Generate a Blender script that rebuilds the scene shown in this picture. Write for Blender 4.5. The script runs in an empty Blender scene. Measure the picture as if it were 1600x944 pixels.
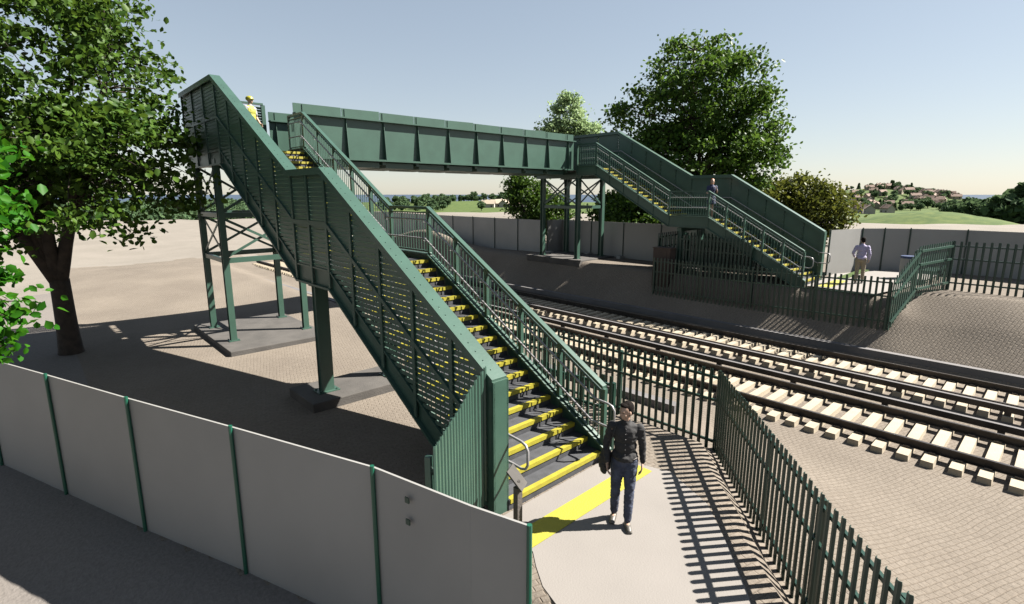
import bpy, math, random
import numpy as np
from mathutils import Vector, Matrix, noise
random.seed(7); rng = np.random.default_rng(7)
R = math.radians
scene = bpy.context.scene
col = scene.collection

# ---------------------------------------------------------------- camera, sky, sun
CAM = Vector((-6.258, -4.692, 4.189)); YAW = 47.1; PITCH = 10.92; FPX = 816.7
cam_d = bpy.data.cameras.new('camera'); cam = bpy.data.objects.new('camera', cam_d); col.objects.link(cam)
cam.location = CAM; cam.rotation_euler = (R(90 - PITCH), 0, R(YAW - 90))
cam_d.sensor_width = 36; cam_d.lens = 36 * FPX / 1600; cam_d.shift_y = -10.5 / 1600
cam_d.clip_start = .05; cam_d.clip_end = 60000
scene.camera = cam
SUN = Vector((.80, -.58, 1.0)).normalized()
ELEV = math.asin(SUN.z)
w = bpy.data.worlds.new('World'); scene.world = w; w.use_nodes = True
nt = w.node_tree; bg = nt.nodes['Background']
sky = nt.nodes.new('ShaderNodeTexSky'); sky.sky_type = 'NISHITA'; sky.sun_disc = False
sky.sun_elevation = ELEV; sky.sun_rotation = math.atan2(SUN.x, SUN.y)
sky.air_density = 1.0; sky.dust_density = .35; sky.ozone_density = 1.0; sky.altitude = 0
gm = nt.nodes.new('ShaderNodeGamma'); gm.inputs[1].default_value = .58
hs_ = nt.nodes.new('ShaderNodeHueSaturation'); hs_.inputs['Saturation'].default_value = .88
nt.links.new(sky.outputs[0], gm.inputs[0]); nt.links.new(gm.outputs[0], hs_.inputs['Color']); nt.links.new(hs_.outputs[0], bg.inputs[0]); bg.inputs[1].default_value = .060
sd = bpy.data.lights.new('sun', 'SUN'); sun = bpy.data.objects.new('sun', sd); col.objects.link(sun)
sd.energy = 5.0; sd.angle = R(.5); sd.color = (1, .95, .87)
sun.rotation_euler = (-SUN).to_track_quat('-Z', 'Y').to_euler(); sun.location = (10, -10, 30)
vs = scene.view_settings; vs.view_transform = 'Standard'; vs.look = 'None'; vs.exposure = 2.15; vs.gamma = 1
vs.use_curve_mapping = False

# ---------------------------------------------------------------- materials
SC = .26      # real albedos: the picture is exposed bright
def mat(name, c, rough=.7, metal=0, spec=.5, vary=.0, vscale=3., bump=0., bscale=60., c2=None, detail=6, trans=None):
    c = tuple(x * SC for x in c); c2 = tuple(x * SC for x in c2) if c2 else None
    m = bpy.data.materials.new(name); m.use_nodes = True
    n = m.node_tree.nodes; l = m.node_tree.links; b = n['Principled BSDF']
    b.inputs['Base Color'].default_value = (*c, 1); b.inputs['Roughness'].default_value = rough
    b.inputs['Metallic'].default_value = metal; b.inputs['Specular IOR Level'].default_value = spec
    tc = n.new('ShaderNodeTexCoord')
    if vary or c2:
        t = n.new('ShaderNodeTexNoise'); t.inputs['Scale'].default_value = vscale; t.inputs['Detail'].default_value = detail
        l.new(tc.outputs['Object'], t.inputs['Vector'])
        r = n.new('ShaderNodeValToRGB'); l.new(t.outputs[0], r.inputs[0])
        cb = c2 or tuple(x * (1 - vary) for x in c); ca = c if c2 else tuple(min(1, x * (1 + vary)) for x in c)
        r.color_ramp.elements[0].position = .35; r.color_ramp.elements[0].color = (*cb, 1)
        r.color_ramp.elements[1].position = .65; r.color_ramp.elements[1].color = (*ca, 1)
        l.new(r.outputs[0], b.inputs['Base Color'])
    if bump:
        t = n.new('ShaderNodeTexNoise'); t.inputs['Scale'].default_value = bscale; t.inputs['Detail'].default_value = 4
        l.new(tc.outputs['Object'], t.inputs['Vector'])
        bp = n.new('ShaderNodeBump'); bp.inputs['Strength'].default_value = bump; bp.inputs['Distance'].default_value = .02
        l.new(t.outputs[0], bp.inputs['Height']); l.new(bp.outputs[0], b.inputs['Normal'])
    return m

def ground_mat(name, ca, cb, brick=0, bs=.22, mortar=.8):
    ca = tuple(x * SC for x in ca); cb = tuple(x * SC for x in cb)
    m = bpy.data.materials.new(name); m.use_nodes = True
    n = m.node_tree.nodes; l = m.node_tree.links; b = n['Principled BSDF']
    b.inputs['Roughness'].default_value = .95; b.inputs['Specular IOR Level'].default_value = .15
    g = n.new('ShaderNodeNewGeometry')
    t1 = n.new('ShaderNodeTexNoise'); t1.inputs['Scale'].default_value = .35; t1.inputs['Detail'].default_value = 8
    t2 = n.new('ShaderNodeTexNoise'); t2.inputs['Scale'].default_value = 22; t2.inputs['Detail'].default_value = 5
    l.new(g.outputs['Position'], t1.inputs['Vector']); l.new(g.outputs['Position'], t2.inputs['Vector'])
    r1 = n.new('ShaderNodeValToRGB'); l.new(t1.outputs[0], r1.inputs[0])
    r1.color_ramp.elements[0].position = .36; r1.color_ramp.elements[1].position = .66
    r1.color_ramp.elements[0].color = (*cb, 1); r1.color_ramp.elements[1].color = (*ca, 1)
    r2 = n.new('ShaderNodeMapRange'); r2.inputs[1].default_value = .25; r2.inputs[2].default_value = .75
    r2.inputs[3].default_value = .82; r2.inputs[4].default_value = 1.15; l.new(t2.outputs[0], r2.inputs[0])
    mu = n.new('ShaderNodeVectorMath'); mu.operation = 'SCALE'; l.new(r1.outputs[0], mu.inputs[0]); l.new(r2.outputs[0], mu.inputs[3])
    out = mu.outputs[0]
    bp = n.new('ShaderNodeBump'); bp.inputs['Strength'].default_value = .5; bp.inputs['Distance'].default_value = .02
    if brick:
        mp = n.new('ShaderNodeMapping'); l.new(g.outputs['Position'], mp.inputs['Vector']); mp.inputs['Rotation'].default_value = (0, 0, R(18))
        # a wobble keeps the rows of stones from reading as ruled
        ad = n.new('ShaderNodeVectorMath'); ad.operation = 'MULTIPLY_ADD'
        t3 = n.new('ShaderNodeTexNoise'); t3.inputs['Scale'].default_value = 1.3; l.new(g.outputs['Position'], t3.inputs['Vector'])
        ad.inputs[1].default_value = (.09, .09, 0); l.new(t3.outputs['Color'], ad.inputs[0]); l.new(mp.outputs[0], ad.inputs[2])
        bk = n.new('ShaderNodeTexBrick'); l.new(ad.outputs[0], bk.inputs['Vector'])
        bk.inputs['Scale'].default_value = 1; bk.inputs['Brick Width'].default_value = bs; bk.inputs['Row Height'].default_value = bs * .52
        bk.inputs['Mortar Size'].default_value = bs * .085; bk.inputs['Mortar Smooth'].default_value = 1
        bk.inputs['Color1'].default_value = (1.04, 1.04, 1.04, 1); bk.inputs['Color2'].default_value = (.97, .965, .955, 1)
        bk.inputs['Mortar'].default_value = (mortar + .02, mortar * .99, mortar * .95, 1)
        mx = n.new('ShaderNodeVectorMath'); mx.operation = 'MULTIPLY'; l.new(out, mx.inputs[0]); l.new(bk.outputs['Color'], mx.inputs[1])
        out = mx.outputs[0]
        s = n.new('ShaderNodeMath'); s.operation = 'SUBTRACT'; l.new(t2.outputs[0], s.inputs[0]); l.new(bk.outputs['Fac'], s.inputs[1])
        l.new(s.outputs[0], bp.inputs['Height'])
    else:
        l.new(t2.outputs[0], bp.inputs['Height'])
    l.new(bp.outputs[0], b.inputs['Normal']); l.new(out, b.inputs['Base Color'])
    return m

def leaf_mat(name, c1, c2, tr=.35, rough=.5):
    c1 = tuple(x * .62 for x in c1); c2 = tuple(x * .62 for x in c2)
    m = bpy.data.materials.new(name); m.use_nodes = True
    n = m.node_tree.nodes; l = m.node_tree.links; n.remove(n['Principled BSDF']); o = n['Material Output']
    g = n.new('ShaderNodeNewGeometry'); r = n.new('ShaderNodeValToRGB'); l.new(g.outputs['Random Per Island'], r.inputs[0])
    r.color_ramp.elements[0].color = (*c1, 1); r.color_ramp.elements[1].color = (*c2, 1)
    d = n.new('ShaderNodeBsdfPrincipled'); d.inputs['Roughness'].default_value = rough; d.inputs['Specular IOR Level'].default_value = .15
    l.new(r.outputs[0], d.inputs['Base Color'])
    t = n.new('ShaderNodeBsdfTranslucent'); hs = n.new('ShaderNodeHueSaturation'); hs.inputs['Hue'].default_value = .485
    hs.inputs['Value'].default_value = 1.5; l.new(r.outputs[0], hs.inputs['Color']); l.new(hs.outputs[0], t.inputs[0])
    mx = n.new('ShaderNodeMixShader'); mx.inputs[0].default_value = tr
    l.new(d.outputs[0], mx.inputs[1]); l.new(t.outputs[0], mx.inputs[2]); l.new(mx.outputs[0], o.inputs[0])
    return m

M = dict(
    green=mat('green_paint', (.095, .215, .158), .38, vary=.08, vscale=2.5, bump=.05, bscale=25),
    dgreen=mat('dark_green_paint', (.045, .15, .105), .38, vary=.12, vscale=3, bump=.05, bscale=25),
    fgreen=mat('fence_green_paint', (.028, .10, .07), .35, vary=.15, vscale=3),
    pgreen=mat('bright_green_post', (.02, .22, .13), .4),
    tread=mat('tread_grey', (.10, .105, .12), .8, vary=.25, vscale=6, bump=.3, bscale=80),
    yellow=mat('yellow_nosing', (.78, .68, .04), .6, vary=.1, vscale=9, bump=.15, bscale=60),
    tactile=mat('yellow_tactile', (.80, .74, .05), .75, vary=.06, vscale=5, bump=.3, bscale=40),
    steel=mat('grey_steel', (.78, .75, .76), .4, metal=.3, vary=.1, vscale=8),
    hoard=mat('hoarding_white', (.70, .69, .66), .5, vary=.06, vscale=.7),
    conc=mat('concrete', (.22, .19, .165), .9, vary=.15, vscale=2, bump=.4, bscale=35),
    pad=mat('concrete_pad', (.17, .155, .14), .9, vary=.2, vscale=2, bump=.4, bscale=35),
    slab=mat('path_concrete', (.52, .475, .435), .9, vary=.05, vscale=.8, bump=.15, bscale=50),
    sleeper=mat('sleeper_concrete', (.90, .76, .55), .85, vary=.08, vscale=4, bump=.3, bscale=35),
    rail=mat('rail_steel', (.12, .090, .068), .55, metal=.35, vary=.5, vscale=2.2, bump=.2, bscale=40),
    railtop=mat('rail_head', (.42, .38, .36), .3, metal=.8),
    trough=mat('trough_concrete', (.33, .31, .31), .9, vary=.12, vscale=1, bump=.3, bscale=30),
    brown=mat('brown_panel', (.16, .105, .08), .85, vary=.2, vscale=2),
    bark=mat('bark', (.10, .07, .05), .95, vary=.35, vscale=5, bump=1, bscale=18),
    bark2=mat('bark_grey', (.17, .13, .10), .95, vary=.3, vscale=5, bump=1, bscale=18),
    black=mat('black', (.015, .015, .016), .6),
    white=mat('white_paint', (.75, .74, .70), .6),
    blue=mat('blue_liner', (.05, .10, .28), .5),
    skin=mat('skin', (1.0, .64, .46), .55, vary=.06, vscale=12),
    hair=mat('dark_hair', (.022, .016, .013), .9, spec=.1, vary=.4, vscale=60),
    ginger=mat('ginger_hair', (1.1, .38, .10), .6, vary=.3, vscale=60),
    shirt=mat('black_shirt', (.045, .042, .044), .85, vary=.25, vscale=9, bump=.3, bscale=30),
    jeans=mat('denim', (.10, .125, .21), .9, vary=.35, vscale=7, bump=.3, bscale=60),
    shoe=mat('grey_shoe', (.22, .20, .17), .5),
    belt=mat('belt', (.05, .03, .02), .5),
    bag=mat('black_bag', (.012, .012, .013), .7, bump=.3, bscale=20),
    lilac=mat('lilac_shirt', (1.0, .90, 1.3), .85, bump=.3, bscale=25),
    beige=mat('beige_trousers', (.75, .62, .44), .9),
    navy=mat('navy_dress', (.03, .05, .18), .8),
    hivis=mat('hi_vis', (.85, .85, .10), .7), helmet=mat('helmet', (.85, .78, .05), .35),
    tee=mat('white_tee', (.72, .72, .74), .9), eye=mat('eye', (.02, .015, .012), .3),
    tile=mat('terracotta', (.50, .33, .25), .9, vary=.25, vscale=.5), wallw=mat('render_white', (1.1, 1.0, .90), .9),
    wallc=mat('render_cream', (.95, .80, .60), .9), glass=mat('window_dark', (.05, .06, .07), .2),
)
M['gravel'] = ground_mat('gravel_tiles', (.50, .430, .355), (.41, .350, .290), 1, .16, .90)
M['sand'] = ground_mat('pale_sand', (.57, .51, .44), (.50, .45, .385))
M['pave'] = ground_mat('smooth_pavement', (.47, .42, .38), (.43, .39, .36))
M['grass'] = ground_mat('meadow', (.24, .32, .085), (.13, .22, .055))
M['leafA'] = leaf_mat('leaf_dark', (.022, .062, .008), (.080, .150, .018), .32)
M['leafB'] = leaf_mat('leaf_bright', (.02, .12, .006), (.05, .19, .010), .45)
M['leafC'] = leaf_mat('leaf_mid', (.034, .088, .012), (.085, .160, .022), .32)
M['leafD'] = leaf_mat('leaf_olive', (.055, .075, .012), (.13, .15, .025), .3)
M['leafE'] = leaf_mat('leaf_pale', (.20, .31, .14), (.34, .46, .22), .35)
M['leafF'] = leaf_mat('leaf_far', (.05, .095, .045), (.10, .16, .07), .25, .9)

# ---------------------------------------------------------------- mesh builder
ORG = {}
class MB:
    def __init__(s): s.v = []; s.f = []; s.m = []; s.cm = 0
    def add(s, vs_, fs):
        o = len(s.v); s.v += [tuple(v) for v in vs_]; s.f += [tuple(i + o for i in f) for f in fs]; s.m += [s.cm] * len(fs)
    def mi(s, i): s.cm = i; return s
    def box(s, c, d, rz=0, M_=None):
        x, y, z = d[0] / 2, d[1] / 2, d[2] / 2
        P = [Vector((i * x, j * y, k * z)) for k in (-1, 1) for j in (-1, 1) for i in (-1, 1)]
        if M_ is None: M_ = Matrix.Rotation(rz, 3, 'Z')
        P = [Vector(c) + M_ @ p for p in P]
        s.add(P, [(0, 2, 3, 1), (4, 5, 7, 6), (0, 1, 5, 4), (2, 6, 7, 3), (0, 4, 6, 2), (1, 3, 7, 5)]); return s
    def bx(s, x0, x1, y0, y1, z0, z1): return s.box(((x0 + x1) / 2, (y0 + y1) / 2, (z0 + z1) / 2), (abs(x1 - x0), abs(y1 - y0), abs(z1 - z0)))
    def beam(s, p, q, wd, h, up=(0, 0, 1)):
        p, q = Vector(p), Vector(q); d = (q - p); L = d.length; d.normalize()
        u = Vector(up); r_ = d.cross(u)
        if r_.length < 1e-4: r_ = d.cross(Vector((1, 0, 0)))
        r_.normalize(); u = r_.cross(d)
        return s.box((p + q) / 2, (wd, L, h), M_=Matrix((r_, d, u)).transposed())
    def tube(s, pts, r, n=8, cap=True, taper=None):
        pts = [Vector(p) for p in pts]; o = len(s.v); N = len(pts); prev = None
        rr = r if isinstance(r, (list, tuple)) else [r] * N
        for i, p in enumerate(pts):
            d = (pts[min(i + 1, N - 1)] - pts[max(i - 1, 0)]).normalized()
            if prev is None:
                a = d.cross(Vector((0, 0, 1)));
                if a.length < .01: a = d.cross(Vector((1, 0, 0)))
            else: a = prev - d * prev.dot(d)
            a.normalize(); prev = a; b = d.cross(a)
            for k in range(n):
                t = 2 * math.pi * k / n
                s.v.append(tuple(p + (a * math.cos(t) + b * math.sin(t)) * rr[i]))
        for i in range(N - 1):
            for k in range(n):
                s.f.append((o + i * n + k, o + i * n + (k + 1) % n, o + (i + 1) * n + (k + 1) % n, o + (i + 1) * n + k)); s.m.append(s.cm)
        if cap:
            s.f.append(tuple(o + k for k in range(n))[::-1]); s.f.append(tuple(o + (N - 1) * n + k for k in range(n))); s.m += [s.cm] * 2
        return s
    def ell(s, c, r, M_=None, nu=12, nv=8):
        c = Vector(c); P = []
        for i in range(1, nv):
            a = math.pi * i / nv
            for j in range(nu):
                b = 2 * math.pi * j / nu
                v = Vector((r[0] * math.sin(a) * math.cos(b), r[1] * math.sin(a) * math.sin(b), r[2] * math.cos(a)))
                P.append(c + (M_ @ v if M_ else v))
        t = Vector((0, 0, r[2])); t = M_ @ t if M_ else t
        P += [c + t, c - t]; F = []
        T, B = len(P) - 2, len(P) - 1
        for j in range(nu):
            F.append((T, j, (j + 1) % nu)); F.append((B, (nv - 2) * nu + (j + 1) % nu, (nv - 2) * nu + j))
            for i in range(nv - 2): F.append((i * nu + j, (i + 1) * nu + j, (i + 1) * nu + (j + 1) % nu, i * nu + (j + 1) % nu))
        s.add(P, F); return s
    def ribbon(s, pts, a, b, x0, x1):        # band along a polyline in the YZ plane, between z+a and z+b
        P = []
        for (y, z) in pts: P += [(x0, y, z + a), (x1, y, z + a), (x1, y, z + b), (x0, y, z + b)]
        F = [(0, 1, 2, 3), tuple(len(P) - 4 + k for k in (3, 2, 1, 0))]
        for i in range(len(pts) - 1):
            o = i * 4
            for k in range(4): F.append((o + k, o + 4 + k, o + 4 + (k + 1) % 4, o + (k + 1) % 4))
        s.add(P, F); return s
    def prism(s, poly, z0, z1):
        n = len(poly); P = [(x, y, z0) for x, y in poly] + [(x, y, z1) for x, y in poly]
        s.add(P, [tuple(range(n))[::-1], tuple(range(n, 2 * n))] + [(i, (i + 1) % n, n + (i + 1) % n, n + i) for i in range(n)]); return s
    def mesh(s, name, mats, org=(0, 0, 0), smooth=False):
        me = bpy.data.meshes.new(name); o = Vector(org)
        me.from_pydata([Vector(v) - o for v in s.v], [], s.f)
        for m_ in (mats if isinstance(mats, (list, tuple)) else [mats]): me.materials.append(m_)
        me.polygons.foreach_set('material_index', s.m)
        if smooth: me.polygons.foreach_set('use_smooth', [True] * len(s.f))
        me.update(); return me
    def build(s, name, mats, parent=None, org=None, smooth=False):
        po = ORG.get(parent.name, Vector((0, 0, 0))) if parent else Vector((0, 0, 0))
        og = Vector(org) if org is not None else po
        me = s.mesh(name, mats, og, smooth)
        ob = bpy.data.objects.new(name, me); col.objects.link(ob); ob.parent = parent; ob.location = og - po
        ORG[ob.name] = og; return ob

def tag(o, label=None, cat=None, group=None, kind=None):
    if label: o['label'] = label
    if cat: o['category'] = cat
    if group: o['group'] = group
    if kind: o['kind'] = kind
    return o
def thing(name, label, cat, loc, group=None):
    o = bpy.data.objects.new(name, None); col.objects.link(o); o.location = loc; o.empty_display_size = .2
    ORG[o.name] = Vector(loc); return tag(o, label, cat, group)
def inst(me, name, parent, loc, rz=0, label=None):
    o = bpy.data.objects.new(name, me); col.objects.link(o); o.parent = parent
    po = ORG.get(parent.name, Vector((0, 0, 0))) if parent else Vector((0, 0, 0))
    o.location = Vector(loc) - po; o.rotation_euler = (0, 0, rz); ORG[o.name] = Vector(loc); return o

def sm(a, b, x):
    t = np.clip((x - a) / (b - a), 0, 1); return t * t * (3 - 2 * t)

# ---------------------------------------------------------------- ground
HOARD = [(-3.40, -1.86), (-3.59, -1.27), (-3.90, -.05), (-4.69, 2.02), (-5.49, 3.95), (-6.27, 5.97), (-7.06, 7.98), (-7.85, 9.98)]
def seg_side(x, y):
    best = None
    hx = np.interp(y, [-1.86, -1.27, -.05, 2.02, 9.98, 30], [-3.40, -3.59, -3.90, -4.69, -7.85, -15])
    return hx - x            # positive on the camera's side
FX = lambda y: np.where(y > -.81, 2.29, 2.29 + (y + .81) * 1.18)
def ground(x, y):
    x = np.asarray(x, float); y = np.asarray(y, float)
    left = -.30 + 0 * x
    # path plateau at the foot of the stair
    wp = sm(1.2, .3, y) * sm(-.15, -.5, x - FX(y))
    left = left + (.30 - .004) * wp
    xf = np.maximum(FX(y), -1.5)
    left = left - .48 * sm(0, 1, (x - xf - .15) / np.maximum(4.3 - xf, .5)) * sm(38, 34, y)
    left = left - .34 * sm(.15, 1.6, seg_side(x, y)) * sm(22, 12, y)
    left = left - (.32 + .3 * wp) * sm(-.75, -.28, seg_side(x, y)) * sm(22, 12, y)
    far = np.interp(x, [11.7, 12.0, 12.6, 13.3, 14.0], [-.78, -.50, .10, .98, 1.0])
    far2 = np.interp(x, [11.7, 12.0, 13.2, 14.4, 16.0, 18], [-.78, -.45, .42, 1.13, 1.12, 1.05])
    wf = sm(-.6, -1.8, y)
    far = far * (1 - wf) + far2 * wf
    wfar = sm(10.5, 11.7, x) * np.where(x < 40, sm(56, 40, y), 1)
    ty = sm(34, 42, y) + sm(-14, -30, y)
    far = far + ty * 0
    z = left * (1 - wfar) + far * wfar
    bump = np.sin(x * .9 + 1.3) * np.sin(y * .55) * .10 * sm(14, 15, x) * sm(15, 18, y) + .9 * np.exp(-((x - 13.4) / 1.1) ** 2 - ((y - 25) / 3.5) ** 2)
    z = z + .14 * np.exp(-((x - 13.9) / .85) ** 2 - ((y + 3.6) / 1.1) ** 2)
    z = z + .26 * np.sin(x * .31 + 2) * np.sin(y * .23 + 1) * sm(15, 22, y) * sm(6, 1, x)
    z = z + bump
    # plateau edge
    fx, fy = math.cos(R(YAW)), math.sin(R(YAW))
    dx, dy = x - CAM.x, y - CAM.y
    d = dx * fx + dy * fy; s_ = dx * fy - dy * fx
    q = 800 + 832 * s_ / np.maximum(d, 5)
    ed = np.interp(q, [200, 500, 800, 1100, 1300, 1450, 1700], [95, 104, 98, 72, 66, 60, 54]) + 2.0 * np.sin(s_ * .12)
    z = z - 9 * sm(0, 16, d - ed)
    return z
def lines(*segs):
    out = []
    for a, b, st in segs: out += list(np.arange(a, b - 1e-6, st))
    out.append(segs[-1][1]); return np.array(sorted(set(np.round(out, 3))))
gx = lines((-150, -30, 10), (-30, -9, 1.5), (-9, 4.5, .2), (4.5, 10.5, 1.), (10.5, 15, .15), (15, 24, .75), (24, 200, 5))
gx = np.array(sorted(set(list(gx) + [-5.6, 13.35, 4.4])))
gy = lines((-150, -30, 10), (-30, -8, 1.5), (-8, 3, .2), (3, 16, .5), (16, 42, 1), (42, 200, 5))
X, Y = np.meshgrid(gx, gy); Z = ground(X, Y)
nx, ny = len(gx), len(gy); V = np.stack([X, Y, Z], -1).reshape(-1, 3)
zone = {'gravel_ground': [], 'sand_plain': [], 'pavement': []}
for j in range(ny - 1):
    for i in range(nx - 1):
        cx_, cy_ = (gx[i] + gx[i + 1]) / 2, (gy[j] + gy[j + 1]) / 2
        f = (j * nx + i, j * nx + i + 1, (j + 1) * nx + i + 1, (j + 1) * nx + i)
        yb = 38 + .6 * math.sin(cx_ * .8)
        if cx_ < -5.6 and cy_ < 27 and cx_ > -30 and cy_ > -30: k = 'pavement'
        elif cx_ < -3.3 and cy_ < .0 and cy_ > -30 and cx_ > -30: k = 'pavement'
        elif -5.6 < cx_ < 24 and -30 < cy_ < yb: k = 'gravel_ground' if seg_side(cx_, cy_) < -.02 else 'pavement'
        else: k = 'sand_plain'
        zone[k].append(f)
for k, mm in (('gravel_ground', 'gravel'), ('sand_plain', 'sand'), ('pavement', 'pave')):
    fs = np.array(zone[k]); u, inv = np.unique(fs, return_inverse=True)
    me = bpy.data.meshes.new(k); me.from_pydata(V[u].tolist(), [], inv.reshape(fs.shape).tolist()); me.materials.append(M[mm])
    me.polygons.foreach_set('use_smooth', [True] * len(fs)); me.update()
    tag(bpy.data.objects.new(k, me), kind='structure'); col.objects.link(bpy.data.objects[k])

# hills and fields beyond the site, sea to the horizon
FW = Vector((math.cos(R(YAW)), math.sin(R(YAW)), 0)); RT = Vector((math.sin(R(YAW)), -math.cos(R(YAW)), 0))
def at(px, d, z=0):                      # a point in column px of the view at forward depth d
    p = Vector((CAM.x, CAM.y, 0)) + FW * d + RT * ((px - 800) / 832 * d); return Vector((p.x, p.y, z))
def land(d, s_):
    q = 800 + 832 * s_ / d
    z = np.interp(q, [-400, 300, 600, 850, 1250, 1600], [-9, -8.5, -6.5, -6, -9, -9]) + 0 * d
    z = z + .8 * np.sin(s_ * .03 + 1) * np.sin(d * .021)
    z = z + 18.5 * np.exp(-((s_ - 450) / 72) ** 2 - ((d - 640) / 95) ** 2) + 7 * np.exp(-((s_ - 385) / 45) ** 2 - ((d - 620) / 80) ** 2)
    z = z + 7.5 * np.exp(-((s_ - 138) / 26) ** 2 - ((d - 172) / 30) ** 2)
    z = z + 4.0 * np.exp(-((s_ + 10) / 90) ** 2 - ((d - 560) / 110) ** 2)
    z = z - 16 * sm(740, 900, d)
    return z
ds = np.concatenate([np.arange(50, 240, 8), np.arange(240, 950, 14)]); ts = np.tan(np.linspace(-1.25, 1.25, 190))
D, T = np.meshgrid(ds, ts, indexing='ij'); S = D * T; Zl = land(D, S); Zl = np.where(D < 56, -14, Zl)
P = np.stack([CAM.x + FW.x * D + RT.x * S, CAM.y + FW.y * D + RT.y * S, Zl], -1).reshape(-1, 3)
nd, nt_ = D.shape
F = [(i * nt_ + j, i * nt_ + j + 1, (i + 1) * nt_ + j + 1, (i + 1) * nt_ + j) for i in range(nd - 1) for j in range(nt_ - 1)]
me = bpy.data.meshes.new('hills'); me.from_pydata(P.tolist(), [], F); me.materials.append(M['grass']); me.polygons.foreach_set('use_smooth', [True] * len(F))
o = bpy.data.objects.new('hills', me); col.objects.link(o); tag(o, kind='structure')
sea_m = mat('sea_water', (.05, .10, .19), .35, spec=.3, bump=.3, bscale=.05)
MB().add([(-50000, -50000, -18), (50000, -50000, -18), (50000, 50000, -18), (-50000, 50000, -18)], [(0, 1, 2, 3)]) 
b = MB(); b.add([(-50000, -50000, -18), (50000, -50000, -18), (50000, 50000, -18), (-50000, 50000, -18)], [(0, 1, 2, 3)])
tag(b.build('sea', sea_m), kind='structure')

# path sheets, tactile strips
def sheet(name, poly, m, z):
    b = MB(); n = len(poly); b.add([(x, y, z) for x, y in poly], [tuple(range(n))]); return tag(b.build(name, m), kind='structure')
sheet('footpath', [(-2.2, -.03), (.12, -.03), (.42, -.55), (.55, -.95), (.15, -1.75), (-.45, -2.30), (-1.05, -2.80), (-1.7, -3.3), (-3.0, -5.2),
                   (-3.9, -5.2), (-3.1, -3.0), (-2.72, -1.6), (-2.62, -1.27), (-2.45, -1.0), (-2.3, -.8)], M['slab'], .004)
sheet('platform_path', [(13.4, 1.5), (13.3, -.6), (15.5, -1.0), (20.9, -1.3), (20.6, .2), (17.2, 1.7), (15.7, 1.5)], M['slab'], 1.085)
def slab_thing(name, label, x0, x1, y0, y1, z, m=M['tactile']):
    b = MB().bx(x0, x1, y0, y1, z, z + .008)
    for i in range(0):
        for j in range(int((y1 - y0) / .1)):
            b.bx(x0 + .05 + i * .1 - .03, x0 + .05 + i * .1 + .03, y0 + .03 + j * .1, y0 + .08 + j * .1, z + .008, z + .013)
    o = b.build(name, m, org=((x0 + x1) / 2, (y0 + y1) / 2, z)); return tag(o, label, 'tactile strip', 'tactile strips')
slab_thing('tactile_strip', 'long yellow tactile paving strip across the path at the foot of the near stair', -2.35, .34, -.75, -.42, .006)
slab_thing('tactile_strip', 'small yellow tactile paving patch at the foot of the far staircase', 13.5, 15.5, .75, 1.15, 1.09)
tag(MB().bx(16.0, 19.2, .95, 1.25, 1.06, 1.12).build('grass_verge', M['grass']), kind='stuff', label='narrow strip of grass at the foot of the far white hoarding', cat='grass')

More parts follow.
